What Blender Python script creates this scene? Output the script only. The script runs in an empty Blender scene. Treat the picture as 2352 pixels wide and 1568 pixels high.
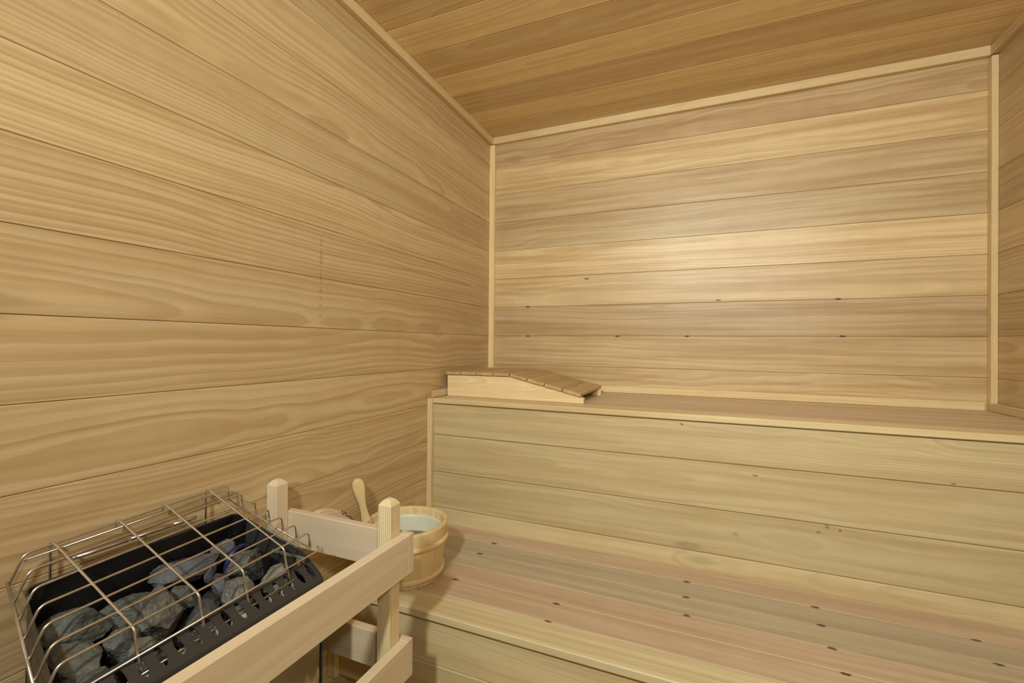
import bpy, bmesh, math, random
from mathutils import Vector, Matrix, noise
from math import sin, cos, pi, radians, sqrt

SC = bpy.context.scene
COL = SC.collection
rnd = random.Random(7)

# ------------------------------------------------------------------ room size
W = 1.7528          # left wall x=0, right wall x=W, back wall y=0
CEIL = 2.113
FRONT = -3.05
ROW0 = 1.983        # a board joint on the walls, boards every 0.13 m
PITCH = 0.13

# ------------------------------------------------------------------ materials
def nt(name):
    m = bpy.data.materials.new(name); m.use_nodes = True
    t = m.node_tree; t.nodes.clear()
    out = t.nodes.new('ShaderNodeOutputMaterial'); b = t.nodes.new('ShaderNodeBsdfPrincipled')
    t.links.new(b.outputs[0], out.inputs[0])
    return m, t, b

class G:
    """tiny helper to write node maths"""
    def __init__(s, t): s.t = t
    def put(s, sock, v):
        if isinstance(v, bpy.types.NodeSocket): s.t.links.new(v, sock)
        elif v is not None: sock.default_value = v
    def m(s, op, a, b=None, c=None, clamp=False):
        n = s.t.nodes.new('ShaderNodeMath'); n.operation = op; n.use_clamp = clamp
        s.put(n.inputs[0], a); s.put(n.inputs[1], b)
        if c is not None: s.put(n.inputs[2], c)
        return n.outputs[0]
    def comb(s, x, y, z):
        n = s.t.nodes.new('ShaderNodeCombineXYZ')
        for i, v in enumerate((x, y, z)): s.put(n.inputs[i], v)
        return n.outputs[0]
    def noise(s, vec, scale, detail=2, rough=.5, dist=0):
        n = s.t.nodes.new('ShaderNodeTexNoise'); s.put(n.inputs['Vector'], vec)
        n.inputs['Scale'].default_value = scale; n.inputs['Detail'].default_value = detail
        n.inputs['Roughness'].default_value = rough; n.inputs['Distortion'].default_value = dist
        return n.outputs['Fac']
    def attr(s, name):
        n = s.t.nodes.new('ShaderNodeAttribute'); n.attribute_name = name; return n
    def sep(s, v):
        n = s.t.nodes.new('ShaderNodeSeparateXYZ'); s.put(n.inputs[0], v); return n.outputs
    def rng(s, v, a, b, c, d, smooth=False):
        n = s.t.nodes.new('ShaderNodeMapRange'); s.put(n.inputs['Value'], v)
        if smooth: n.interpolation_type = 'SMOOTHSTEP'
        for k, x in zip(('From Min', 'From Max', 'To Min', 'To Max'), (a, b, c, d)): s.put(n.inputs[k], x)
        return n.outputs[0]
    def mix(s, f, a, b, mode='MIX'):
        n = s.t.nodes.new('ShaderNodeMix'); n.data_type = 'RGBA'; n.blend_type = mode
        s.put(n.inputs[0], f); s.put(n.inputs[6], a); s.put(n.inputs[7], b)
        return n.outputs[2]
    def bump(s, h, strength, dist):
        n = s.t.nodes.new('ShaderNodeBump'); s.put(n.inputs['Height'], h)
        n.inputs['Strength'].default_value = strength; n.inputs['Distance'].default_value = dist
        return n.outputs[0]

def wood(name, light, dark, late, contrast=.55, rough=.36, stain=.35, ring_scale=1.0, figure=.25, knots=0.0, marks=(), wander=1.0):
    """solid wood: growth rings of a virtual log cut by every board (attributes wc = board coordinates in metres,
       bd = tone, seed, hue, ring width of that board)"""
    m, t, b = nt(name); g = G(t)
    wc = g.sep(g.attr('wc').outputs['Vector'])
    bdn = g.attr('bd'); bd = t.nodes.new('ShaderNodeSeparateColor'); t.links.new(bdn.outputs['Color'], bd.inputs[0])
    tone, seed, hue = bd.outputs[0], bd.outputs[1], bd.outputs[2]
    ringw = bdn.outputs['Alpha']
    s1 = g.m('FRACT', g.m('MULTIPLY', seed, 37.17)); s2 = g.m('FRACT', g.m('MULTIPLY', seed, 91.73)); s3 = g.m('FRACT', g.m('MULTIPLY', seed, 153.31))
    so = g.m('MULTIPLY', seed, 60.0)
    a, w, n = wc[0], wc[1], wc[2]
    # slow wander of the log along the board
    wa = g.noise(g.comb(g.m('MULTIPLY', a, 1.1), so, 3.0), 1.0, 2)
    wb = g.noise(g.comb(g.m('MULTIPLY', a, 1.6), so, 11.0), 1.0, 3)
    bb = g.m('ADD', g.m('SUBTRACT', w, g.m('MULTIPLY', g.m('SUBTRACT', s1, .5), .17)), g.m('MULTIPLY', g.m('SUBTRACT', wa, .5), .085 * wander))
    depth = g.m('ADD', .012, g.m('MULTIPLY', g.m('MULTIPLY', s2, s2), .10))
    cc = g.m('ADD', g.m('ADD', n, depth), g.m('ADD', g.m('MULTIPLY', g.m('SUBTRACT', s3, .5), g.m('MULTIPLY', a, .045)), g.m('MULTIPLY', g.m('SUBTRACT', wb, .5), .07 * wander)))
    r = g.m('SQRT', g.m('ADD', g.m('MULTIPLY', bb, bb), g.m('MULTIPLY', cc, cc)))
    jit = g.noise(g.comb(g.m('MULTIPLY', a, 2.6), g.m('ADD', g.m('MULTIPLY', w, 26), so), g.m('MULTIPLY', n, 26)), 1.0, 3, .55)
    r = g.m('ADD', r, g.m('MULTIPLY', g.m('SUBTRACT', jit, .5), .0042 * wander))
    # rings of uneven width
    warp = g.noise(g.comb(g.m('MULTIPLY', r, 45), so, 0), 1.0, 1)
    q = g.m('ADD', g.m('DIVIDE', r, g.m('MULTIPLY', ringw, ring_scale)), g.m('MULTIPLY', warp, 1.6))
    fr = g.m('FRACT', q)
    rise = g.rng(fr, .15, .86, 0, 1, True); fall = g.rng(fr, .90, 1.0, 1, 0, True)
    ring = g.m('MULTIPLY', rise, fall)
    rid = g.noise(g.comb(g.m('FLOOR', q), so, 5.5), 3.7, 0)
    ring = g.m('MULTIPLY', ring, g.rng(rid, .3, .7, .35, 1.0))
    # fine fibres, broad streaks, cross-grain figure
    fib = g.noise(g.comb(g.m('MULTIPLY', a, 7), g.m('ADD', g.m('MULTIPLY', w, 520), so), g.m('MULTIPLY', n, 520)), 1.0, 3, .6)
    strk = g.noise(g.comb(g.m('MULTIPLY', a, 1.3), g.m('ADD', g.m('MULTIPLY', w, 30), so), g.m('MULTIPLY', n, 12)), 1.0, 3, .55)
    fig = g.noise(g.comb(g.m('ADD', g.m('MULTIPLY', a, 17), so), g.m('MULTIPLY', w, 5), 2.0), 1.0, 2)
    blot = g.noise(g.comb(g.m('MULTIPLY', a, 3.2), g.m('ADD', g.m('MULTIPLY', w, 13), so), n), 1.0, 3)
    pale = g.mix(g.rng(strk, .38, .66, 0, 1, True), light, dark)
    c = g.mix(g.m('MULTIPLY', ring, contrast), pale, late)
    c = g.mix(g.m('MULTIPLY', g.rng(blot, .52, .75, 0, 1, True), stain), c, dark)
    fibm = g.rng(fib, .25, .75, .93, 1.06)
    figm = g.rng(fig, .3, .7, 1 - figure * .10, 1 + figure * .10)
    tm = g.rng(tone, 0, 1, .55, 1.30)
    k = g.m('MULTIPLY', g.m('MULTIPLY', fibm, figm), tm)
    # hue: below .5 pinker, above .5 greener/greyer
    pink = g.rng(hue, 0, .5, 1, 0); grn = g.rng(hue, .5, 1, 0, 1)
    c = g.mix(g.m('MULTIPLY', pink, 1.0), c, (1.07, .91, .98, 1), 'MULTIPLY')
    c = g.mix(g.m('MULTIPLY', grn, 1.0), c, (.91, .99, 1.10, 1), 'MULTIPLY')
    c = g.mix(1.0, c, g.comb(k, k, k), 'MULTIPLY')
    if knots:
        # rare small dark pin knots / resin flecks
        v = t.nodes.new('ShaderNodeTexVoronoi'); v.feature = 'F1'
        t.links.new(g.comb(g.m('MULTIPLY', a, 2.6), g.m('ADD', g.m('MULTIPLY', w, 9.5), so), 0.5), v.inputs['Vector']); v.inputs['Scale'].default_value = 1.0
        kn = g.rng(v.outputs['Distance'], .018, .05, knots, 0, True)
        c = g.mix(kn, c, (.06, .03, .015, 1))
    # nail holes, resin flecks, drip stains: (centre in the room, half sizes, strength, colour)
    if marks:
        geo = t.nodes.new('ShaderNodeNewGeometry'); pos = geo.outputs['Position']
        wob = t.nodes.new('ShaderNodeTexNoise'); wob.inputs['Scale'].default_value = 160; t.links.new(pos, wob.inputs['Vector'])
        v1 = t.nodes.new('ShaderNodeVectorMath'); v1.operation = 'MULTIPLY_ADD'
        t.links.new(wob.outputs['Color'], v1.inputs[0]); v1.inputs[1].default_value = (.006,) * 3; t.links.new(pos, v1.inputs[2])
        for cen, siz, st, colr in marks:
            d1 = t.nodes.new('ShaderNodeVectorMath'); d1.operation = 'SUBTRACT'; t.links.new(v1.outputs[0], d1.inputs[0]); d1.inputs[1].default_value = tuple(q + .003 for q in cen)
            d2 = t.nodes.new('ShaderNodeVectorMath'); d2.operation = 'DIVIDE'; t.links.new(d1.outputs[0], d2.inputs[0]); d2.inputs[1].default_value = siz
            d3 = t.nodes.new('ShaderNodeVectorMath'); d3.operation = 'LENGTH'; t.links.new(d2.outputs[0], d3.inputs[0])
            c = g.mix(g.rng(d3.outputs['Value'], .45, 1.0, st, 0, True), c, colr)
    t.links.new(c, b.inputs['Base Color'])
    g.put(b.inputs['Roughness'], g.rng(fib, .2, .8, rough - .05, rough + .08))
    b.inputs['Specular IOR Level'].default_value = .45
    hgt = g.m('ADD', g.m('MULTIPLY', ring, -.5), g.m('MULTIPLY', fib, .45))
    t.links.new(g.bump(hgt, .22, .0012), b.inputs['Normal'])
    return m

def L3(r, gg, b_):
    f = lambda c: (c / 12.92 if c <= .04045 else ((c + .055) / 1.055) ** 2.4)
    return (f(r / 255), f(gg / 255), f(b_ / 255), 1)

CED = (L3(216, 193, 149), L3(202, 175, 129), L3(172, 139, 91))
BEN = (L3(211, 194, 151), L3(197, 175, 131), L3(174, 145, 99))
DK = (.05, .03, .018, 1)
CEDAR = wood('clear_wall_wood', *CED, .50, stain=.45)
CEDAR_L = wood('left_wall_wood', *CED, .56, stain=.45, marks=[((0, -1.010, z), (.02, .0045 + .002 * (i % 2), h), .38, L3(150, 112, 64)) for i, (z, h) in enumerate([(1.425, .014), (1.385, .03), (1.335, .022), (1.300, .011), (1.280, .007), (1.262, .006), (1.235, .008)])]
    + [((0, -.064, z), (.02, .004, .007), .5, L3(140, 98, 50)) for z in (1.745, 1.728, 1.707, 1.69, 1.668)] + [((0, -.12, 1.725), (.02, .03, .005), .4, L3(140, 98, 50))])
CEDAR_B = wood('back_wall_wood', L3(218, 195, 150), L3(194, 164, 117), L3(170, 136, 88), .38, stain=.4, marks=[((x, 0, z), (.013, .02, .0045), .85, DK) for x, z in ((.453, 1.446), (.19, 1.202), (.585, 1.202), (.854, 1.202), (1.358, 1.203), (.964, 1.340), (1.345, 1.333), (.187, 1.332))])
CEILW = wood('ceiling_wood', L3(240, 218, 170), L3(226, 196, 144), L3(198, 162, 108), .40)
SEATU = wood('upper_seat_wood', L3(216, 196, 164), L3(200, 175, 141), L3(184, 152, 114), .30, rough=.46, stain=.5, figure=.15)
BENCH = wood('bench_wood', *BEN, .34, rough=.46, stain=.5, figure=.15)
SEATW = wood('worn_bench_wood', L3(207, 190, 160), L3(191, 171, 141), L3(176, 148, 112), .26, rough=.42, stain=.6, figure=.15, marks=[((x, y, .527), (.013, .0065, .02), .92, DK) for x, y in
    ((.290, -.658), (.299, -.819), (.583, -.819), (.586, -.897), (.299, -.575), (.876, -.578), (.877, -.659), (.880, -.742), (.886, -.903), (1.170, -.577), (1.167, -.657), (1.169, -.742), (1.174, -.822), (1.468, -.582), (1.469, -.664))])
FACEW = wood('bench_front_wood', *BEN, .36, rough=.46, stain=.5, figure=.15, marks=[((x, -.497, z), (sx, .02, sz), st, L3(110, 92, 66)) for x, z, sx, sz, st in
    ((.857, .938, .005, .004, .8), (1.046, .814, .010, .003, .7), (1.192, .684, .008, .005, .6), (1.211, .701, .006, .008, .5), (1.239, .695, .004, .004, .8), (.876, .593, .05, .014, .3), (.910, .556, .06, .014, .25), (.999, .646, .012, .008, .3), (1.462, .844, .007, .003, .6))])
TRIMW = wood('pale_trim_wood', L3(226, 205, 160), L3(216, 192, 144), L3(194, 162, 112), .4, rough=.5)
ASPEN = wood('pale_smooth_guard_wood', L3(223, 208, 180), L3(216, 198, 166), L3(204, 182, 147), .2, rough=.5, figure=.1, stain=.3)
PINE = wood('striped_post_wood', L3(232, 218, 176), L3(224, 206, 157), L3(186, 156, 108), .75, rough=.52, stain=.1, figure=0, wander=.12)
PAIL = wood('pail_wood', L3(226, 206, 158), L3(218, 192, 138), L3(206, 174, 116), .3, rough=.42)
HEADW = wood('headrest_wood', L3(206, 179, 132), L3(192, 161, 110), L3(168, 131, 82), .42, rough=.55)

def simple(name, col, rough, metal=0.0, bumpy=0, bscale=200, var=0.0, spec=.5):
    m, t, b = nt(name); g = G(t)
    tc = t.nodes.new('ShaderNodeTexCoord')
    nz = g.noise(tc.outputs['Object'], bscale, 4, .6)
    lo = tuple(c * (1 - var) for c in col[:3]) + (1,); hi = tuple(min(1, c * (1 + var)) for c in col[:3]) + (1,)
    t.links.new(g.mix(g.rng(nz, .3, .7, 0, 1), lo, hi), b.inputs['Base Color'])
    g.put(b.inputs['Roughness'], g.rng(nz, .3, .7, max(0, rough - .05), rough + .05))
    b.inputs['Metallic'].default_value = metal; b.inputs['Specular IOR Level'].default_value = spec
    if bumpy:
        if name.startswith('polished'):
            sp = g.sep(o_ := tc.outputs['Object']); nz = g.noise(g.comb(g.m('MULTIPLY', sp[0], 30), g.m('MULTIPLY', sp[1], 30), g.m('MULTIPLY', sp[2], 3)), 1.0, 2, .5)
        t.links.new(g.bump(nz, bumpy, .012 if name.startswith('polished') else .002), b.inputs['Normal'])
    return m
WIRE = simple('warm_stainless_wire', (.66, .62, .56, 1), .30, .9, bscale=60, var=.12)
PLATE = simple('dark_grey_heater_plate', (.060, .059, .058, 1), .38, .35, bumpy=.05, bscale=900, var=.15)
INNER = simple('black_inner_plate', (.012, .012, .013, 1), .32, .2, bscale=30, var=.3)
STEEL = simple('polished_steel_casing', (.74, .72, .66, 1), .16, 1.0, bscale=9, var=.1, bumpy=.25)
STRIP = simple('grey_metal_strip', (.42, .43, .42, 1), .4, .8, bscale=50, var=.15)
ELEM = simple('blueish_heating_element', (.10, .12, .42, 1), .25, .8, bscale=40, var=.3)
TWINE = simple('dark_brown_twine', (.06, .03, .018, 1), .9, bumpy=.4, bscale=900, var=.3)
LINER = simple('pale_plastic_liner', (.66, .66, .53, 1), .35, bscale=12, var=.06)
NAILM = simple('bright_nail_head', (.75, .70, .62, 1), .4, .6)

def water_mat():
    m, t, b = nt('still_pail_water')
    b.inputs['Base Color'].default_value = (.33, .31, .20, 1); b.inputs['Roughness'].default_value = .04
    b.inputs['IOR'].default_value = 1.33; b.inputs['Transmission Weight'].default_value = .55
    return m
WATER = water_mat()

def stone_mat(name, lo, hi):
    m, t, b = nt(name); g = G(t)
    tc = t.nodes.new('ShaderNodeTexCoord'); o = tc.outputs['Object']
    big = g.noise(o, 22, 5, .6); med = g.noise(o, 120, 6, .7); fine = g.noise(o, 650, 3, .7)
    c = g.mix(g.rng(big, .35, .65, 0, 1, True), lo, hi)
    c = g.mix(g.rng(med, .35, .7, .0, .55), c, (lo[0] * .4, lo[1] * .4, lo[2] * .42, 1))
    c = g.mix(g.rng(fine, .60, .74, 0, .65), c, (.50, .50, .44, 1))
    t.links.new(c, b.inputs['Base Color'])
    b.inputs['Roughness'].default_value = .55; b.inputs['Specular IOR Level'].default_value = .6
    h = g.m('ADD', g.m('MULTIPLY', med, .7), g.m('MULTIPLY', fine, .35))
    t.links.new(g.bump(h, .8, .004), b.inputs['Normal'])
    return m
STONES = [stone_mat('grey_green_olivine_stone', (.085, .094, .085, 1), (.17, .18, .165, 1)),
          stone_mat('blue_grey_olivine_stone', (.09, .095, .11, 1), (.185, .19, .21, 1)),
          stone_mat('warm_grey_olivine_stone', (.12, .11, .095, 1), (.22, .205, .18, 1)),
          stone_mat('blackish_stone', (.03, .032, .032, 1), (.07, .072, .07, 1)),
          stone_mat('light_grey_stone', (.17, .17, .155, 1), (.29, .285, .26, 1))]

# ------------------------------------------------------------------ mesh collecting
class MB:
    def __init__(s): s.v = []; s.f = []; s.wc = []; s.bd = []; s.sm = []
    def add(s, vs, fs, wc=None, bd=(.5, .5, .5, .009), smooth=False):
        o = len(s.v); s.v += [tuple(x) for x in vs]
        s.wc += [tuple(x) for x in (wc or vs)]; s.bd += [bd] * len(vs)
        for f in fs: s.f.append(tuple(i + o for i in f)); s.sm.append(smooth)
    def build(s, name, mat, parent=None, origin=None):
        o0 = parent_loc(parent) if parent else Vector(origin or (0, 0, 0))
        me = bpy.data.meshes.new(name)
        me.from_pydata([tuple(Vector(v) - o0) for v in s.v], [], s.f)
        a = me.attributes.new('wc', 'FLOAT_VECTOR', 'POINT'); a.data.foreach_set('vector', [c for x in s.wc for c in x])
        a = me.attributes.new('bd', 'FLOAT_COLOR', 'POINT'); a.data.foreach_set('color', [c for x in s.bd for c in x])
        me.polygons.foreach_set('use_smooth', s.sm)
        bm = bmesh.new(); bm.from_mesh(me); bmesh.ops.recalc_face_normals(bm, faces=bm.faces); bm.to_mesh(me); bm.free()
        me.materials.append(mat)
        ob = bpy.data.objects.new(name, me); COL.objects.link(ob)
        if parent: ob.parent = parent
        else: ob.location = o0
        return ob

def parent_loc(p):
    v = Vector(p.location)
    while p.parent: p = p.parent; v = v + Vector(p.location)
    return v

def thing(name, label, cat, loc, group=None):
    o = bpy.data.objects.new(name, None); COL.objects.link(o); o.location = loc; o.empty_display_size = .05
    return tag(o, label, cat, group)
def tag(o, label, cat, group=None):
    o['label'] = label; o['category'] = cat
    if group: o['group'] = group
    return o
def struct(o): o['kind'] = 'structure'; return o

def B(tone=.5, hue=.5, rw=.009, seed=None):
    return (tone, rnd.random() if seed is None else seed, hue, rw)

def board(M, o, Ld, Wd, ln, wd, th, bd, bev=.002, ebev=0.0, allb=False, skew=0.0):
    """a plank: o = middle of its rear face at one end, Ld along, Wd across, thickness along Ld x Wd"""
    o = Vector(o); Ld = Vector(Ld).normalized(); Wd = Vector(Wd).normalized(); Nd = Ld.cross(Wd)
    h = wd / 2; bb = bev
    def prof(i):
        if allb:
            return [(-h + bb + i, i), (h - bb - i, i), (h - i, bb + i), (h - i, th - bb - i), (h - bb - i, th - i), (-h + bb + i, th - i), (-h + i, th - bb - i), (-h + i, bb + i)]
        return [(-h + i, 0), (h - i, 0), (h - i, th - bb - i), (h - bb - i, th - i), (-h + bb + i, th - i), (-h + i, th - bb - i)]
    secs = [(0, ebev), (ebev, 0), (ln - ebev, 0), (ln, ebev)] if ebev else [(0, 0), (ln, 0)]
    vs, wc = [], []
    for a, ins in secs:
        for w, n in prof(ins * .7):
            vs.append(o + Ld * a + Wd * w + Nd * n); wc.append((a, w, n - th))
    k = len(prof(0)); fs = []
    for s in range(len(secs) - 1):
        for i in range(k):
            j = (i + 1) % k; fs.append((s * k + i, s * k + j, (s + 1) * k + j, (s + 1) * k + i))
    fs.append(tuple(range(k))[::-1]); e = (len(secs) - 1) * k; fs.append(tuple(range(e, e + k)))
    M.add(vs, fs, wc, bd)

AX = {'x': Vector((1, 0, 0)), 'y': Vector((0, 1, 0)), 'z': Vector((0, 0, 1))}
def bar(M, lo, hi, along, bd, bev=.0015, ebev=.001):
    """axis-aligned piece of timber between two corners, grain along the given axis"""
    lo = Vector(lo); hi = Vector(hi); c = (lo + hi) / 2; d = hi - lo
    i = 'xyz'.index(along); o = c.copy(); o[i] = lo[i]
    j, k = (i + 1) % 3, (i + 2) % 3            # along x j = k axis
    Ld, Wd = AX[along], AX['xyz'[j]]
    o[k] = lo[k]
    board(M, o, Ld, Wd, d[i], d[j], d[k], bd, bev, ebev, True)

def tube(M, pts, r, n=10, wcs=None, bd=(.5, .5, .5, .009), cap=True):
    pts = [Vector(p) for p in pts]; vs = []; fs = []
    up = None
    for i, p in enumerate(pts):
        d = (pts[min(i + 1, len(pts) - 1)] - pts[max(i - 1, 0)]).normalized()
        if up is None:
            up = d.orthogonal().normalized()
        up = (up - d * up.dot(d)).normalized(); sd = d.cross(up)
        for k in range(n):
            a = 2 * pi * k / n; vs.append(p + (up * cos(a) + sd * sin(a)) * r)
    for i in range(len(pts) - 1):
        for k in range(n):
            l = (k + 1) % n; fs.append((i * n + k, i * n + l, (i + 1) * n + l, (i + 1) * n + k))
    if cap: fs.append(tuple(range(n))); fs.append(tuple(range((len(pts) - 1) * n, len(pts) * n)))
    M.add(vs, fs, None, bd, True)

def fillet(pts, r, k=5):
    """round the corners of a polyline"""
    pts = [Vector(p) for p in pts]; out = [pts[0]]
    for i in range(1, len(pts) - 1):
        p = pts[i]; a = (pts[i - 1] - p); b = (pts[i + 1] - p); rr = min(r, a.length * .45, b.length * .45)
        s, e = p + a.normalized() * rr, p + b.normalized() * rr
        for j in range(k + 1):
            t = j / k; out.append(s * (1 - t) ** 2 + p * 2 * t * (1 - t) + e * t * t)
    out.append(pts[-1]); return out

def loft(M, secs, n=20, bd=(.5, .5, .5, .009), power=2.4):
    """secs: (centre, wide dir, thick dir, half width, half thickness, distance along)"""
    vs, wc, fs = [], [], []
    for c, wv, tv, hw, ht, al in secs:
        for k in range(n):
            a = 2 * pi * k / n; ca, sa = cos(a), sin(a)
            x = math.copysign(abs(ca) ** (2 / power), ca) * hw; y = math.copysign(abs(sa) ** (2 / power), sa) * ht
            vs.append(Vector(c) + Vector(wv) * x + Vector(tv) * y); wc.append((al, x, y))
    for i in range(len(secs) - 1):
        for k in range(n):
            l = (k + 1) % n; fs.append((i * n + k, i * n + l, (i + 1) * n + l, (i + 1) * n + k))
    fs.append(tuple(range(n))[::-1]); fs.append(tuple(range((len(secs) - 1) * n, len(secs) * n)))
    M.add(vs, fs, wc, bd, True)

# ------------------------------------------------------------------ room shell
TH = .016; GAP = .0007
def rows(zlo, zhi, z0=ROW0, pitch=PITCH):
    out = []; k = -3
    while True:
        t = z0 - k * pitch; b = t - pitch
        if t <= zlo + .004: break
        if b < zhi - .004: out.append((max(b, zlo), min(t, zhi), k))
        k += 1
    return out

back_tone = {-1: (.42, .36, .009), 0: (.74, .50, .020), 1: (.46, .47, .010), 2: (.42, .50, .015), 3: (.80, .55, .010),
             4: (.66, .53, .017), 5: (.34, .40, .024), 6: (.50, .48, .018), 7: (.52, .50, .012), 8: (.55, .5, .01)}
left_tone = {-1: (.50, .47, .013), 0: (.66, .53, .013), 1: (.58, .50, .010), 2: (.47, .47, .0085), 3: (.60, .52, .010), 4: (.48, .47, .0115),
             5: (.46, .44, .013), 6: (.50, .45, .015), 7: (.54, .45, .013), 8: (.52, .43, .010), 9: (.46, .46, .008), 10: (.5, .47, .01), 11: (.5, .5, .01)}
right_tone = {k: (.44 + .12 * sin(k * 2.3), .5, .011) for k in range(-3, 20)}  # tones vary by board, lowered overall to put the right wall's shade in
back_seed = {0: .31, 2: .62, 5: .83}; left_seed = {}

def wall(name, o, along, ln, tones, seeds, mat):
    """horizontal boarding; o = a point on the wall line at floor level, along = direction with room on the Ld x z side"""
    M = MB(); Ld = Vector(along)
    for b, t, k in rows(0, CEIL):
        tn, hu, rw = tones.get(k, (.5, .5, .011))
        c = Vector(o) + Vector((0, 0, (b + t) / 2)); nd = Ld.cross(AX['z'])
        board(M, c - nd * TH, Ld, AX['z'], ln, t - b - GAP, TH, B(tn, hu, rw, seeds.get(k)), .0011)
    # dark backing behind the joints
    nd = Ld.cross(AX['z']); p = Vector(o) - nd * (TH + .001); q = p - nd * .02
    e = Ld * ln; z = Vector((0, 0, CEIL))
    M.add([p, p + e, p + e + z, p + z, q, q + e, q + e + z, q + z], [(0, 1, 2, 3), (4, 5, 6, 7), (0, 1, 5, 4), (3, 2, 6, 7), (0, 3, 7, 4), (1, 2, 6, 5)],
          None, (.02, .3, .4, .01))
    return struct(M.build(name, mat))

# nd = Ld x z must point into the room
wall('wall_left', (0, FRONT, 0), (0, 1, 0), -FRONT, left_tone, left_seed, CEDAR_L)
wall('wall_back', (0, 0, 0), (1, 0, 0), W, back_tone, back_seed, CEDAR_B)
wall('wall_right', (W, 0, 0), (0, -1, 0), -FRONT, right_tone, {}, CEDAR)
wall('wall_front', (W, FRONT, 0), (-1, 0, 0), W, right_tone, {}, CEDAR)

M = MB()
ceil_t = [(.36, .42, .02), (.58, .45, .016), (.34, .36, .022), (.66, .54, .012), (.44, .42, .016), (.70, .58, .014), (.44, .42, .012)]
y = 0.0; edges = [0.0] + [-.115 - .1335 * k for k in range(18)]
edges = [e for e in edges if e > FRONT + .02] + [FRONT]
for i in range(len(edges) - 1):
    a, b = edges[i], edges[i + 1]
    tn, hu, rw = ceil_t[i % 7]
    board(M, (0, (a + b) / 2, CEIL + TH), (1, 0, 0), (0, -1, 0), W, a - b - GAP, TH, B(tn, hu, rw), .0022)
M.add([(0, FRONT, CEIL + TH + .001), (W, FRONT, CEIL + TH + .001), (W, 0, CEIL + TH + .001), (0, 0, CEIL + TH + .001),
       (0, FRONT, CEIL + .04), (W, FRONT, CEIL + .04), (W, 0, CEIL + .04), (0, 0, CEIL + .04)],
      [(0, 1, 2, 3), (4, 5, 6, 7), (0, 1, 5, 4), (1, 2, 6, 5), (2, 3, 7, 6), (3, 0, 4, 7)], None, (.02, .3, .4, .01))
struct(M.build('ceiling', CEILW))

M = MB()
x = 0.0
while x < W - .01:
    x2 = min(x + .09, W)
    board(M, ((x + x2) / 2, FRONT, -.02), (0, 1, 0), (-1, 0, 0), -FRONT, x2 - x - .001, .02, B(.6 + .2 * rnd.random(), .5, .01), .001)
    x = x2
struct(M.build('floor', BENCH))

# trims
T = TRIMW
def trim(name, lo, hi, along, tone=.55, hue=.5, rw=.006, mat=T):
    M = MB(); bar(M, lo, hi, along, B(tone, hue, rw)); return struct(M.build(name, mat))
CZ = 2.082
trim('trim_1', (.0002, FRONT, CZ), (.0185, -.0005, CEIL), 'y', .66, .5, .004)         # ceiling trim, left wall
trim('trim_2', (.0185, -.0190, CZ), (W - .0185, -.0002, CEIL), 'x', .66, .5, .005)    # ceiling trim, back wall
trim('trim_3', (W - .0185, FRONT, CZ), (W - .0002, -.0005, CEIL), 'y', .42, .42, .006)
trim('trim_4', (.0002, -.0180, .997), (.0260, -.0002, CZ - .003), 'z', .98, .54, .02)       # corner bead, left
trim('trim_5', (W - .0170, -.0230, .970), (W - .0002, -.0002, CZ - .004), 'z', .70, .5, .0035)
# small strips above the upper bench
M = MB(); bar(M, (.0002, -.5135, .9705), (.0200, -.0185, .9945), 'y', B(.5, .47, .008))
bar(M, (.0004, -.5150, .9707), (.0198, -.5136, .9943), 'x', B(.02, .2, .004), .0002, .0001)
struct(M.build('trim_6', T))
trim('trim_7', (.0265, -.0150, .9705), (W - .0275, -.0002, .9970), 'x', .66, .54, .012)
trim('trim_8', (W - .0190, -1.30, .9705), (W - .0002, -.0260, .9950), 'y', .42, .42, .006)

# ------------------------------------------------------------------ benches
def bench(label, ztop, yback, yfront, face_y, face_rows, seat, xl, xr, nose_t, trim_lo, trim_hi, zbot, face_t, name='sauna_bench'):
    t = thing(name, label, 'bench', ((xl + xr) / 2, (yback + yfront) / 2, zbot))
    M = MB()
    ys = seat
    for i in range(len(ys) - 1):
        a, b, (tn, hu, rw) = ys[i][0], ys[i + 1][0], ys[i][1]
        board(M, (xl, (a + b) / 2, ztop - .019), (1, 0, 0), (0, 1, 0), xr - xl, abs(a - b) - .0008, .019, B(tn, hu, rw), .0012)
    M.build('seat', SEATW if zbot < .4 else SEATU, t)
    a, b, (tn, hu, rw) = ys[-1][0], yfront, ys[-1][1]
    M = MB(); bar(M, (xl, yfront, ztop - nose_t), (xr, ys[-1][0] - .0004, ztop), 'x', B(tn, hu, rw), .0025, .001); M.build('nosing', BENCH, t)
    M = MB()
    for (zb, zt), (tn, hu, rw) in zip(zip(face_rows[1:], face_rows[:-1]), face_t):
        board(M, (xl, face_y + .016, (zb + zt) / 2), (1, 0, 0), (0, 0, 1), xr - xl, zt - zb - .0012, .016, B(tn, hu, rw), .0022)
    M.add([(xl, face_y + .0165, zbot), (xr, face_y + .0165, zbot), (xr, face_y + .0165, ztop - .03), (xl, face_y + .0165, ztop - .03),
           (xl, face_y + .03, zbot), (xr, face_y + .03, zbot), (xr, face_y + .03, ztop - .03), (xl, face_y + .03, ztop - .03)],
          [(0, 1, 2, 3), (4, 5, 6, 7), (0, 1, 5, 4), (1, 2, 6, 5), (2, 3, 7, 6), (3, 0, 4, 7)], None, (.02, .3, .4, .01))
    M.build('front_panel', FACEW if zbot > .4 else BENCH, t)
    M = MB(); bar(M, trim_lo, trim_hi, 'z', B(.58, .5, .014)); M.build('corner_strip', TRIMW, t)
    return t

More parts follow.
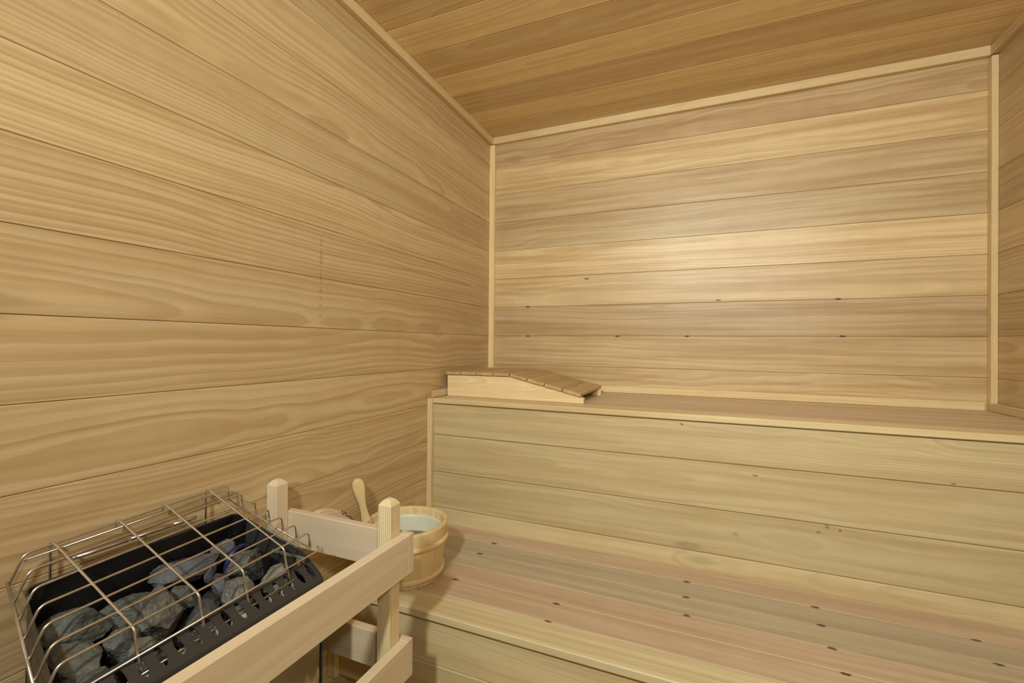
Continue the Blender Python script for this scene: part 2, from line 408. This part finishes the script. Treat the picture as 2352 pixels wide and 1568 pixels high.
up_seat = [(-.0005, (.60, .48, .012)), (-.085, (.56, .45, .012)), (-.168, (.62, .46, .012)), (-.251, (.56, .42, .012)), (-.334, (.50, .38, .012)), (-.440, (.80, .56, .02))]
bench('upper plank bench along the back wall, carrying the slatted headrest', .970, 0, -.508, -.497,
      [.9515, .838, .706, .579, .515], up_seat, .0205, W - .0005, .018, (.0003, -.5138, .5275), (.0200, -.4945, .9700), .528,
      [(.52, .55, .005), (.50, .53, .018), (.46, .53, .018), (.62, .56, .006)])
lo_seat = [(-.4980, (.52, .26, .016)), (-.578, (.40, .78, .018)), (-.659, (.46, .74, .018)), (-.740, (.48, .24, .02)), (-.8155, (.52, .30, .02)), (-.896, (.80, .95, .02))]
bench('lower plank bench with a worn pinkish seat, holding the wooden bucket', .527, -.494, -.978, -.958,
      [.5065, .392, .283], lo_seat, .0005, W - .0005, .019, (.0003, -.9740, .283), (.0270, -.9585, .5070), .283,
      [(.62, .58, .006), (.52, .53, .017)])
# recessed base carrying the lower bench
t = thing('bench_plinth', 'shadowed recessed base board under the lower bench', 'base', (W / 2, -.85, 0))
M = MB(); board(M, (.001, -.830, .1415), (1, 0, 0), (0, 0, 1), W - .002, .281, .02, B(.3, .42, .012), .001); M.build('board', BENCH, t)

# ------------------------------------------------------------------ slatted headrest
t = thing('slatted_headrest', 'wedge shaped slatted wooden headrest at the left end of the upper bench', 'headrest', (.29, -.26, .970))
def side(y0, y1):
    M = MB(); prof = [(.0255, .9705), (.5470, .9705), (.5480, .9880), (.5400, .9900), (.2800, 1.0500), (.0255, 1.0480)]
    vs, wc = [], []
    for yy in (y0, y1):
        for px, pz in prof: vs.append((px, yy, pz)); wc.append((px, pz - 1.01, yy - y0))
    n = len(prof); fs = [tuple(range(n)), tuple(range(n, 2 * n))] + [(i, (i + 1) % n, n + (i + 1) % n, n + i) for i in range(n)]
    M.add(vs, fs, wc, B(.72, .52, .006)); return M
side(-.4150, -.3970).build('side_board', TRIMW, t); side(-.1420, -.1240).build('side_board', TRIMW, t)
for i in range(4):
    M = MB(); x0 = .0215 + .0650 * i
    board(M, (x0 + .0315, -.4230, 1.0508 - .0010 * (i == 0)), (0, 1, 0), (-1, 0, 0), .333, .0625, .0115, B(.42 + .1 * rnd.random(), .46, .008), .0015, .0015, True)
    M.build('slat', HEADW, t)
sl = Vector((.2600, 0, -.0600)).normalized(); nn = Vector((-sl.z, 0, sl.x))
for i in range(4):
    M = MB(); s0 = .0010 + .0662 * i
    p = Vector((.2810, 0, 1.0506)) + sl * (s0 + .032) + nn * .0006
    board(M, (p.x, -.4230, p.z), (0, 1, 0), tuple(-sl), .333, .0635, .0115, B(.46 + .1 * rnd.random(), .46, .008), .0015, .0015, True)
    M.build('slat', HEADW, t)

# ------------------------------------------------------------------ heater guard (posts and rails)
t = thing('heater_guard_rail', 'pale wooden guard fence around the heater, two posts with flat rails', 'railing', (.18, -1.43, 0))
def post(x0, y0, name='post', s=.0315, h=.841):
    M = MB(); x1, y1 = x0 + s, y0 + s
    cb = .0012
    ring = lambda i, z: [(x0 + i + cb, y0 + i, z), (x1 - i - cb, y0 + i, z), (x1 - i, y0 + i + cb, z), (x1 - i, y1 - i - cb, z), (x1 - i - cb, y1 - i, z), (x0 + i + cb, y1 - i, z), (x0 + i, y1 - i - cb, z), (x0 + i, y0 + i + cb, z)]
    secs = [ring(0, 0), ring(0, h), ring(.0050, h + .0070), ring(.0105, h + .0115)]
    vs = [v for r in secs for v in r]; fs = []
    for k in range(len(secs) - 1):
        for i in range(8): fs.append((k * 8 + i, k * 8 + (i + 1) % 8, k * 8 + 8 + (i + 1) % 8, k * 8 + 8 + i))
    fs += [tuple(range(8)), tuple(range(24, 32))]
    wc = [(v[2], v[0] - x0 + .16, v[1] - y0 + .10) for v in vs]
    M.add(vs, fs, wc, (.62, .37, .56, .0027) if x0 > .1 else (.62, .11, .45, .012))
    return M.build(name, PINE if x0 > .1 else ASPEN, t)
PY = -1.1625; PX = .3145
post(.0006, PY); post(PX, PY); post(.0006, -1.745); post(PX, -1.745)
RZ = [(.6975, .7775), (.4860, .5620)]
for zb, zt in RZ:
    M = MB(); bar(M, (.0006, PY + .0317, zb), (.3665, PY + .0497, zt), 'x', B(.5, .42, .02)); M.build('rail', ASPEN, t)
    M = MB(); bar(M, (PX + .0318, -1.7440, zb), (.3665, PY + .0312, zt), 'y', B(.58, .46, .02))
    r = M.build('rail', ASPEN, t)
    for zz in (.30, .75):
        N = MB(); c = Vector((.3666, PY + .018, zb + (zt - zb) * zz))
        tube(N, [c - Vector((.002, 0, 0)), c + Vector((.0004, 0, 0))], .0012, 8); N.build('nail_head', NAILM, r)
    M = MB(); bar(M, (.0006, -1.7640, zb), (.3665, -1.7455, zt), 'x', B(.5, .42, .02)); M.build('rail', ASPEN, t)

# ------------------------------------------------------------------ heater
YR, YL, YLB = -1.2560, -1.6220, -1.5720      # right end; left end at the front and at the rear (the box widens to the room)
H = thing('sauna_heater', 'dark metal electric sauna heater full of stones, on the left wall behind the guard', 'heater', (.14, -1.43, .20))
# profile of the end plates: rear top, sloping rim, bend, sloping front deck, vertical front
RIM = lambda x: .8215 - .245 * x
prof = [(.0580, .20), (.0580, RIM(.058)), (.2150, RIM(.215)), (.2290, .7600), (.2580, .7375), (.2640, .7300), (.2660, .7210), (.2660, .20)]
prof = prof[:2] + [(p.x, p.y) for p in fillet([Vector((a, b, 0)) for a, b in prof[2:]], .008, 3)]
def plate(y0, y1, slots, flare=0):
    """end plate; slots are cut through as (x, z, half length, half width, tilt)"""
    bm = bmesh.new()
    loops = [prof]
    for sx, sz, hl, hw, tl in slots:
        lp = []
        for k in range(20):
            a = 2 * pi * k / 20; u, v = cos(a) * hw, sin(a) * hl
            lp.append((sx + u * cos(tl) - v * sin(tl), sz + u * sin(tl) + v * cos(tl)))
        loops.append(lp)
    ed = []
    for lp in loops:
        vv = [bm.verts.new((px, y0, pz)) for px, pz in lp]
        ed += [bm.edges.new((vv[i], vv[(i + 1) % len(vv)])) for i in range(len(vv))]
    bmesh.ops.triangle_fill(bm, use_beauty=True, use_dissolve=False, edges=ed)
    r = bmesh.ops.extrude_face_region(bm, geom=bm.faces[:])
    bmesh.ops.translate(bm, verts=[v for v in r['geom'] if isinstance(v, bmesh.types.BMVert)], vec=(0, y1 - y0, 0))
    bm.verts.index_update()
    if flare:
        for v in bm.verts: v.co.y += flare * (v.co.x - .03)
    M = MB(); M.add([v.co.copy() for v in bm.verts], [[v.index for v in f.verts] for f in bm.faces]); bm.free()
    return M
plate(YR, YR + .0015, [(.2030, .7480, .011, .0050, .35), (.2190, .7440, .009, .0045, .35)]).build('end_plate', PLATE, H)
plate(YLB - .0015, YLB, [(.060, .70, .015, .006, .2), (.095, .695, .015, .006, .2), (.130, .69, .015, .006, .2)], -.238).build('end_plate', PLATE, H)
# slotted front deck
def deck():
    p0 = Vector((.2285, 0, .7535)); p1 = Vector((.2655, 0, .7290)); d = p1 - p0; L = d.length; d.normalize(); nrm = Vector((-d.z, 0, d.x))
    vs, fs = [], []
    n = 28; pitch = (1.5621 - 1.2656) / 13
    ycs = [-1.2656 - pitch * i for i in range(16)]
    eds = [YR] + [(ycs[i] + ycs[i + 1]) / 2 for i in range(15)] + [YL]
    hl, hw, cs = .0158, .0052, .0190
    for i, yc in enumerate(ycs):
        ya, yb = eds[i], eds[i + 1]; o = len(vs)
        if yc - hw < yb: break
        rect = []
        for k in range(n):
            a = 2 * pi * k / n; u, v = cos(a), sin(a)
            s_ = cs + hl * v; y_ = yc + hw * u
            # where the ray from the slot centre meets the cell border
            tt = min(((ya - yc) / u if u > 1e-6 else 1e9), ((yb - yc) / u if u < -1e-6 else 1e9), ((L - cs) / v if v > 1e-6 else 1e9), (-cs / v if v < -1e-6 else 1e9))
            rect.append((cs + v * tt, yc + u * tt))
            p = p0 + d * s_; vs.append(Vector((p.x, y_, p.z)))
        for s_, y_ in rect:
            p = p0 + d * s_; vs.append(Vector((p.x, y_, p.z)))
        for k in range(n):
            l = (k + 1) % n; fs.append((o + k, o + l, o + n + l, o + n + k))
        # corner triangles of the cell
        for cy_, cs_ in ((ya, 0), (ya, L), (yb, 0), (yb, L)):
            p = p0 + d * cs_; ci = len(vs); vs.append(Vector((p.x, cy_, p.z)))
            ds = sorted(range(n), key=lambda k: (rect[k][0] - cs_) ** 2 + (rect[k][1] - cy_) ** 2)
            on_s = [k for k in ds if abs(rect[k][0] - cs_) < 1e-7]; on_y = [k for k in ds if abs(rect[k][1] - cy_) < 1e-7]
            if on_s and on_y:
                a_, b_ = on_s[0], on_y[0]
                if a_ != b_ and (abs(a_ - b_) in (1, n - 1)): fs.append((ci, o + n + a_, o + n + b_))
    # thickness
    k0 = len(vs); vs2 = vs + [v - nrm * .0016 for v in vs]
    fs2 = fs + [tuple(i + k0 for i in f)[::-1] for f in fs]
    cnt = {}
    for f in fs:
        for i in range(len(f)):
            e = (f[i], f[(i + 1) % len(f)]); cnt[e] = cnt.get(e, 0) + 1
    for (a_, b_) in list(cnt):
        if (b_, a_) not in cnt: fs2.append((a_, b_, b_ + k0, a_ + k0))
    M = MB(); M.add(vs2, fs2)
    # rolled lip at the stone side and the rounded fall to the front
    for lip in ([(.2285, .7535), (.2262, .7530), (.2262, .7420)], [(.2655, .7290), (.2668, .7265), (.2672, .7220), (.2672, .6900)]):
        q = [(lip[0])] + lip[1:]
        n1 = len(q); v3 = [Vector((a_, YR, b_)) for a_, b_ in q] + [Vector((a_, YL, b_)) for a_, b_ in q]
        v3 += [v - Vector((.0012, 0, .0004)) for v in v3]
        f3 = [(i, i + 1, n1 + i + 1, n1 + i) for i in range(n1 - 1)] + [(2 * n1 + i, 2 * n1 + i + 1, 3 * n1 + i + 1, 3 * n1 + i) for i in range(n1 - 1)]
        M.add(v3, f3)
    return M
deck().build('slotted_front_edge', PLATE, H)
# polished casing below
M = MB()
bar(M, (.0330, YLB + .0010, .2000), (.2664, YR - .0008, .6400), 'z', (.5, .5, .5, .01), .006, .002)
M.build('steel_casing', STEEL, H)
M = MB()
bar(M, (.2640, YL + .0100, .6405), (.2664, YR - .0008, .6905), 'y', (.5, .5, .5, .01), .0004, .0002)
M.build('front_plate', PLATE, H)
# stone box inside: rear wall, sloping rim edge
M = MB()
yl = lambda x: YLB - .238 * (x - .03)
plan = fillet([(.0580, yl(.058), 0), (.0312, yl(.0312) + .001, 0), (.0312, YR, 0), (.0580, YR, 0)], .026, 8)      # rear wall with rounded corners
vs, fs = [], []; n = len(plan)
for off in (0, .0014):
    for zt in (0, 1):
        for k, p in enumerate(plan):
            dd = (plan[min(k + 1, n - 1)] - plan[max(k - 1, 0)]).normalized(); q = p + Vector((dd.y, -dd.x, 0)) * off
            vs.append((q.x, q.y, RIM(p.x) if zt else .6405))
for k in range(n - 1):
    fs += [(k, k + 1, n + k + 1, n + k), (2 * n + k, 2 * n + k + 1, 3 * n + k + 1, 3 * n + k), (n + k, n + k + 1, 3 * n + k + 1, 3 * n + k)]
M.add(vs, fs)
for yy in (YR - .018,):
    M.add([(.032, yy, .6405), (.225, yy, .6405), (.225, yy, RIM(.225) - .03), (.032, yy, RIM(.032) - .03), (.032, yy + .0015, .6405), (.225, yy + .0015, .6405), (.225, yy + .0015, RIM(.225) - .03), (.032, yy + .0015, RIM(.032) - .03)],
          [(0, 1, 2, 3), (4, 5, 6, 7), (0, 1, 5, 4), (1, 2, 6, 5), (2, 3, 7, 6), (3, 0, 4, 7)])
M.build('inner_lining', INNER, H)
M = MB()
tube(M, [Vector((p.x, p.y, RIM(p.x))) for p in plan] + [Vector((.21, YR, RIM(.21) - .0005))], .0018, 8); M.build('rim', PLATE, H)
M = MB(); bar(M, (.140, YR - .0060, .7560), (.226, YR - .0035, .7620), 'x', (.5, .5, .5, .01), .0004, .0002)
sb = M.build('support_strip', STRIP, H); sb['label'] = 'grey metal strip inside the right end'
# heating element: hairpin standing between the stones
M = MB(); pts = [Vector((.088, -1.318 + .030 - .030 * cos(a), .735 + .034 * sin(a))) for a in [pi * k / 14 for k in range(15)]]
tube(M, [Vector((.088, -1.318, .642))] + pts + [Vector((.088, -1.258 - .0, .642))], .0048, 12); M.build('heating_element', ELEM, H)
# wall bracket: three short rods along the rear edge
for a, b in ((-1.512, -1.438), (-1.434, -1.370), (-1.366, -1.325)):
    M = MB(); tube(M, [(.0120, a, .8270), (.0120, b, .8270)], .0032, 10); M.build('bracket_rod', WIRE, H)
M = MB(); bar(M, (.0005, -1.55, .60), (.0090, -1.30, .7900), 'y', (.5, .5, .5, .01), .0005, .0003)
bar(M, (.0090, -1.50, .62), (.0300, -1.48, .66), 'x', (.5, .5, .5, .01), .0005, .0003); bar(M, (.0090, -1.37, .62), (.0300, -1.35, .66), 'x', (.5, .5, .5, .01), .0005, .0003)
M.build('wall_bracket', PLATE, H)

# ------------------------------------------------------------------ wire guard over the stones
X0 = .0180
K = thing('wire_stone_guard', 'bent stainless wire grid lying over the heater stones', 'wire grid', (.12, -1.43, .73))
ZT = lambda x, y: .8655 - .375 * (x - X0) + .044 * (y + 1.43)
R_ = .00175
YA, YB = -1.568, -1.267
xs = [X0 + d for d in (.0, .0355, .069, .102, .134, .166, .197)]
for x in xs:
    ya, yb = -1.5687 - .215 * (x - X0), -1.2670 + .125 * (x - X0)
    za, zb = ZT(x, ya), ZT(x, yb)
    M = MB(); tube(M, fillet([(x, ya - .0170, za - .040), (x, ya, za), (x, yb, zb), (x, yb + .0040, zb - .0290)], .008, 5), R_, 10); M.build('long_wire', WIRE, K)
cy = [-1.5380, -1.4550, -1.3845, -1.3065]
cyk = []
for i, yc in enumerate(cy):
    zf = lambda x: ZT(x, yc) + 2 * R_
    long_leg = i in (0, 3)
    p = [(X0 - .0065, yc, zf(X0) - (.075 if long_leg else .017)), (X0 - .0065, yc, zf(X0) - .0005), (X0 + .006, yc, zf(X0) - .001), (X0 + .206, yc, zf(X0 + .206)), (X0 + .212, yc, zf(X0 + .206) - .026), (X0 + .2230, yc, zf(X0 + .206) - .054)]
    p[0] = (p[0][0], yc, p[0][2])
    M = MB(); tube(M, fillet(p, .006, 5), R_, 10); M.build('cross_wire', WIRE, K)
# lower wires: rear, two front ones, and the side wires that join the ends
zf = lambda y: ZT(X0, y)
M = MB(); tube(M, fillet([(X0 - .0030, YA, zf(YA) - .011), (X0 - .0030, -1.270, zf(-1.27) - .011), (X0 + .010, -1.250, zf(-1.25) - .020)], .006, 5), R_, 10); M.build('rear_wire', WIRE, K)
fx = lambda y, d, e: (X0 + d, y, ZT(X0 + .206, y) + 2 * R_ - e)
M = MB(); tube(M, fillet([fx(-1.618, .2170, .0330), fx(-1.2340, .2170, .0330), fx(-1.2320, .2090, .0290)], .004, 4), R_, 10); M.build('front_wire', WIRE, K)
M = MB(); tube(M, [fx(-1.612, .2265, .0540), fx(-1.301, .2265, .0540)], R_, 10); M.build('front_wire', WIRE, K)
M = MB(); tube(M, [(x, -1.5687 - .215 * (x - X0) - .0165, ZT(x, -1.5687 - .215 * (x - X0)) - .0385 + 2 * R_) for x in (X0 - .002, X0 + .10, X0 + .201)], R_ * 1.3, 10); M.build('side_wire', WIRE, K)
M = MB(); tube(M, [(x, -1.2670 + .125 * (x - X0) + .0038 - 2 * R_, ZT(x, -1.267 + .125 * (x - X0)) - .0280) for x in (X0 - .002, X0 + .10, X0 + .199)], R_, 10); M.build('side_wire', WIRE, K)

# ------------------------------------------------------------------ stones
def stone(label, c, L, wd, ht, ang, mat, seed, tilt=0.0, cuts=11, group='sauna stones in the heater'):
    r = random.Random(seed); bm = bmesh.new()
    bmesh.ops.create_icosphere(bm, subdivisions=5, radius=1.0)
    pl = []
    for k in range(cuts):
        n = Vector((r.uniform(-1, 1), r.uniform(-1, 1), r.uniform(-1, 1))).normalized(); pl.append((n, r.uniform(.45, .74)))
    pl.append((Vector((r.uniform(-.25, .25), r.uniform(-.25, .25), 1)).normalized(), .62))
    off = Vector((seed * 3.1, seed * 1.7, 0))
    for v in bm.verts:
        p = v.co.normalized(); s = 1.0
        for n, d in pl:
            q = p.dot(n)
            if q > 0: s = min(s, d / q)
        p = p * min(s, 1.0)
        p += p.normalized() * (noise.fractal(p * 2.2 + off, .8, 2.0, 4) * .045 + noise.noise(p * 9 + off) * .03)
        v.co = p
    mx = [max(abs(v.co[i]) for v in bm.verts) for i in range(3)]
    sc = Vector((L * .56 / mx[0], wd * 1.16 / mx[1], ht * 1.12 / mx[2]))
    rot = Matrix.Rotation(radians(ang), 3, 'Z') @ Matrix.Rotation(tilt, 3, 'X')
    for v in bm.verts: v.co = rot @ Vector((v.co.x * sc.x, v.co.y * sc.y, v.co.z * sc.z))
    me = bpy.data.meshes.new('heater_stone'); bm.to_mesh(me); bm.free(); me.materials.append(mat)
    for p in me.polygons: p.use_smooth = False
    o = bpy.data.objects.new('heater_stone', me); COL.objects.link(o); o.location = c
    return tag(o, label, 'stone', group)
S = STONES
SLOT = stone_mat('pale_speckled_stone', (.42, .41, .37, 1), (.62, .60, .54, 1))
STN = [
 ('broad flat grey stone in the rear left corner of the heater', (.066, -1.541, .748), .088, .038, .024, 71, 0, 1),
 ('largest grey green stone, under the left end of the grid', (.130, -1.556, .728), .078, .040, .028, 55, 0, 2),
 ('dark stone at the front left corner of the stone box', (.188, -1.566, .716), .062, .026, .026, 60, 0, 3),
 ('rounded grey stone beside the left cross wire', (.138, -1.508, .724), .066, .026, .030, 8, 0, 4),
 ('small pointed grey stone against the front edge, below the left cross wire', (.190, -1.500, .720), .050, .024, .030, 100, 2, 5),
 ('long slab of grey green stone at the middle of the back', (.075, -1.468, .744), .084, .026, .022, 77, 0, 6),
 ('upright wedge shaped brownish stone in the middle with a black lower end', (.128, -1.452, .734), .088, .026, .036, 117, 2, 7),
 ('long purplish grey stone lying highest at the back', (.063, -1.378, .760), .106, .026, .024, 74, 1, 8),
 ('flat smooth grey stone in front of the middle', (.178, -1.425, .714), .056, .030, .020, 32, 2, 9),
 ('small grey stone wedged behind the pale square one', (.108, -1.402, .734), .042, .018, .022, 91, 0, 10),
 ('pale square stone with a broad flat top near the front right', (.172, -1.358, .728), .060, .034, .030, 31, 4, 11),
 ('blue grey stone leaning on the arched heating element', (.060, -1.312, .764), .046, .024, .026, 86, 1, 12),
 ('big rough dark grey stone at the right end', (.118, -1.300, .742), .074, .028, .030, 88, 0, 13),
 ('rough sparkling grey stone in the front right corner', (.188, -1.292, .724), .064, .030, .030, 81, 4, 14),
 ('small dark stone between the two right-hand big ones', (.118, -1.345, .730), .030, .018, .020, 63, 1, 15),
 ('thin upright flake between the rear stones', (.092, -1.350, .748), .030, .006, .020, 118, 1, 16),
 ('narrow black stone standing against the pale square stone', (.160, -1.404, .722), .050, .014, .026, 24, 3, 17),
]
for i, (lb, c, L, w_, h_, an, mi, sd) in enumerate(STN):
    stone(lb, c, L, w_, h_, an, S[mi], sd, tilt=(.25 if i % 2 else -.2))
# stones of the layer below and the ones seen through the slots
for i, yy in enumerate([-1.2885 - .0228 * k for k in range(13)]):
    stone('pale stone showing only through the slots of the heater front', (.2390, yy, .7150 + .002 * (i % 3)), .0222, .0155, .0165, 90, SLOT, 40 + i, 0, 12, 'stones behind the front slots')
for i, (xx, yy) in enumerate([(.07, -1.54), (.07, -1.47), (.07, -1.40), (.07, -1.34), (.145, -1.54), (.145, -1.47), (.145, -1.40), (.145, -1.33), (.195, -1.50), (.195, -1.42)]):
    stone('dark stone deep in the heater, under the top layer', (xx, yy, .672), .062, .030, .030, 90 + 20 * (i % 3), S[3], 60 + i, 0, 10, 'stones of the lower layer')

# ------------------------------------------------------------------ bucket
BC = Vector((.152, -.842, .527)); BH = .146
Bk = thing('wooden_bucket', 'round wooden sauna bucket with two hoops and an upright stave handle on the lower bench', 'bucket', BC)
rad = lambda z: .0965 + (.1150 - .0965) * z / BH
M = MB(); ns = 22
for s in range(ns):
    a0, a1 = 2 * pi * s / ns, 2 * pi * (s + 1) / ns - .0018; sd = B(.58 + .07 * rnd.random(), .5, .012)
    vs, wc, fs = [], [], []; m = 5
    pr = [(0, 0.0005), (0, BH - .003), (.0020, BH), (.0100, BH), (.0120, BH - .003), (.0120, .008), (.0120, 0.0005)]
    for j in range(m + 1):
        a = a0 + (a1 - a0) * j / m
        for ins, z in pr:
            r = rad(z) - ins; vs.append(BC + Vector((cos(a) * r, sin(a) * r, z))); wc.append((z, (j / m - .5) * .03, -ins))
    n = len(pr)
    for j in range(m):
        for i in range(n): fs.append((j * n + i, j * n + (i + 1) % n, (j + 1) * n + (i + 1) % n, (j + 1) * n + i))
    fs.append(tuple(range(n))); fs.append(tuple(range(m * n, m * n + n)))
    M.add(vs, fs, wc, sd)
M.build('staves', PAIL, Bk)
def ringtube(M, c, R, r, sq=1.0, n=64, k=12, bd=None):
    vs, wc, fs = [], [], []
    for i in range(n):
        a = 2 * pi * i / n
        for j in range(k):
            b = 2 * pi * j / k; rr = R + cos(b) * r * sq
            vs.append(Vector(c) + Vector((cos(a) * rr, sin(a) * rr, sin(b) * r))); wc.append((R * (a if a < pi else 2 * pi - a), sin(b) * r, cos(b) * r))
    for i in range(n):
        for j in range(k): fs.append((i * k + j, ((i + 1) % n) * k + j, ((i + 1) % n) * k + (j + 1) % k, i * k + (j + 1) % k))
    M.add(vs, fs, wc, bd or B(.62, .46, .012), True)
for z in (.104, .019):
    M = MB(); ringtube(M, BC + Vector((0, 0, z)), rad(z) + .0030, .0068, .75); M.build('hoop', PAIL, Bk)
M = MB()   # bottom boards
vs = [BC + Vector((cos(2 * pi * i / 40) * .0845, sin(2 * pi * i / 40) * .0845, z)) for z in (.006, .014) for i in range(40)]
M.add(vs, [tuple(range(40)), tuple(range(40, 80))] + [(i, (i + 1) % 40, 40 + (i + 1) % 40, 40 + i) for i in range(40)], None, B(.5)); M.build('bottom', PAIL, Bk)
M = MB()   # thin plastic liner
vs, fs = [], []; pr = [(.0840, .0150), (rad(.118) - .0135, .118), (rad(.126) - .0126, .126), (rad(.126) - .0142, .1262), (rad(.118) - .0150, .118), (.0825, .0160)]
for i in range(64):
    a = 2 * pi * i / 64
    for r, z in pr: vs.append(BC + Vector((cos(a) * r, sin(a) * r, z)))
n = len(pr)
for i in range(64):
    for j in range(n - 1): fs.append((i * n + j, ((i + 1) % 64) * n + j, ((i + 1) % 64) * n + j + 1, i * n + j + 1))
fs.append(tuple(i * n for i in range(64)))
M.add(vs, fs, None, B(.5), True); M.build('liner', LINER, Bk)
M = MB(); vs = [BC + Vector((cos(2 * pi * i / 64) * r, sin(2 * pi * i / 64) * r, z)) for r, z in ((.0820, .0175), (.0895, .0800)) for i in range(64)]
M.add(vs, [tuple(range(64)), tuple(range(64, 128))] + [(i, (i + 1) % 64, 64 + (i + 1) % 64, 64 + i) for i in range(64)])
wt = M.build('bucket_water', WATER); tag(wt, 'still greyish water half filling the wooden bucket', 'water')

# one stave runs up into a flared handle
p0, p1 = Vector((.0525, -.8795, .640)), Vector((.0195, -.8915, .7850))
d = (p1 - p0); Ln = d.length; d.normalize()
wv = Vector((.75, .66, 0)); wv = (wv - d * d.dot(wv)).normalized(); tv = d.cross(wv)
M = MB(); secs = []
for q, hw, ht in ((0, .0150, .0050), (.20, .0130, .0052), (.34, .0100, .0054), (.48, .0090, .0056), (.60, .0108, .0058), (.72, .0142, .0060), (.82, .0163, .0060), (.90, .0160, .0056), (.95, .0135, .0050), (.985, .0085, .0040), (1.0, .0035, .0020)):
    secs.append((p0 + d * (Ln * q) - tv * .003 * sin(pi * q), wv, tv, hw, ht, q * Ln))
loft(M, secs, 22, B(.52, .5, .012)); M.build('stave_handle', PAIL, Bk)

# ------------------------------------------------------------------ oval wooden brush back leaning on the wall
Br = thing('oval_wooden_brush', 'pale oval wooden brush hanging by dark twine on the left wall behind the guard', 'brush', (.01, -.968, .68))
c0 = Vector((.0190, -.9690, .6710)); ax = Vector((0, .85, -.53)).normalized(); up = Vector((0, .53, .85)).normalized(); nx = Vector((1, 0, 0))
def oval(M, hl, hw, t0, t1, bev, bd):
    n = 56; vs, wc = [], []
    for tt, ins in ((t0, bev), (t0 + bev, 0), (t1 - bev, 0), (t1, bev), ):
        for i in range(n):
            a = 2 * pi * i / n; ca, sa = cos(a), sin(a)
            u = math.copysign(abs(ca) ** .85, ca) * (hl - ins); v = math.copysign(abs(sa) ** .85, sa) * (hw - ins)
            vs.append(c0 + ax * u + up * v + nx * tt); wc.append((u, v, tt))
    fs = [tuple(range(n)), tuple(range(3 * n, 4 * n))]
    for k in range(3):
        for i in range(n): fs.append((k * n + i, k * n + (i + 1) % n, (k + 1) * n + (i + 1) % n, (k + 1) * n + i))
    M.add(vs, fs, wc, bd)
M = MB(); oval(M, .095, .046, -.0185, .0000, .004, B(.60, .36, .016)); M.build('back', ASPEN, Br)
M = MB(); oval(M, .087, .039, .0002, .0065, .002, B(.52, .40, .016)); M.build('face', ASPEN, Br)
M = MB(); q = c0 + up * .036 + ax * .004
tube(M, fillet([q + nx * .004 + ax * -.012 + up * .012, q + nx * .006 + ax * -.006 + up * .002, q + nx * .008 + ax * .000 + up * .013, q + nx * .009 + ax * .006 + up * .002, q + nx * .009 + ax * .018 + up * .006,
               q + nx * .010 + ax * .045 - up * .004, q + nx * .009 + ax * .062 - up * .020, q + nx * .007 + ax * .064 - up * .040], .008, 4), .0011, 8); M.build('twine_loop', TWINE, Br)

# ------------------------------------------------------------------ lights of the room
def area(name, loc, target, size, power, col, sp=180):
    l = bpy.data.lights.new(name, 'AREA'); l.shape = 'DISK'; l.size = size; l.spread = radians(sp); l.energy = power; l.color = col
    o = bpy.data.objects.new(name, l); COL.objects.link(o); o.location = loc
    o.rotation_euler = (Vector(target) - Vector(loc)).to_track_quat('-Z', 'Y').to_euler(); return o
area('ceiling_lamp_light', (.74, -2.62, 2.00), (.95, -.45, 1.00), .12, 28, (.97, 1.0, .90), 130)
area('wall_lamp_light', (1.46, -2.36, 1.84), (.85, -.35, 1.70), .12, 13, (1.0, .98, .92), 130)
w = bpy.data.worlds.new('room_air'); SC.world = w; w.use_nodes = True
w.node_tree.nodes['Background'].inputs[0].default_value = (.05, .05, .05, 1); w.node_tree.nodes['Background'].inputs[1].default_value = 0.0

# ------------------------------------------------------------------ camera
F_PX, YAW, PIT, ROL = 1042.87084, .39959, .00504, .00885
cam = bpy.data.cameras.new('camera'); co = bpy.data.objects.new('camera', cam); COL.objects.link(co)
cam.sensor_fit = 'HORIZONTAL'; cam.sensor_width = 36; cam.lens = F_PX / 2352 * 36; cam.clip_start = .01
Fw = Vector((-sin(YAW) * cos(PIT), cos(YAW) * cos(PIT), sin(PIT))); R = Vector((cos(YAW), sin(YAW), 0)); U = R.cross(Fw)
R2 = R * cos(ROL) + U * sin(ROL); U2 = -R * sin(ROL) + U * cos(ROL)
mt = Matrix((R2, U2, -Fw)).transposed().to_4x4(); mt.translation = Vector((.91419, -1.8991, 1.16694)); co.matrix_world = mt
SC.camera = co
SC.view_settings.view_transform = 'Standard'; SC.view_settings.look = 'None'; SC.view_settings.exposure = -0.88
SC.view_settings.gamma = 1.0; SC.view_settings.use_curve_mapping = False
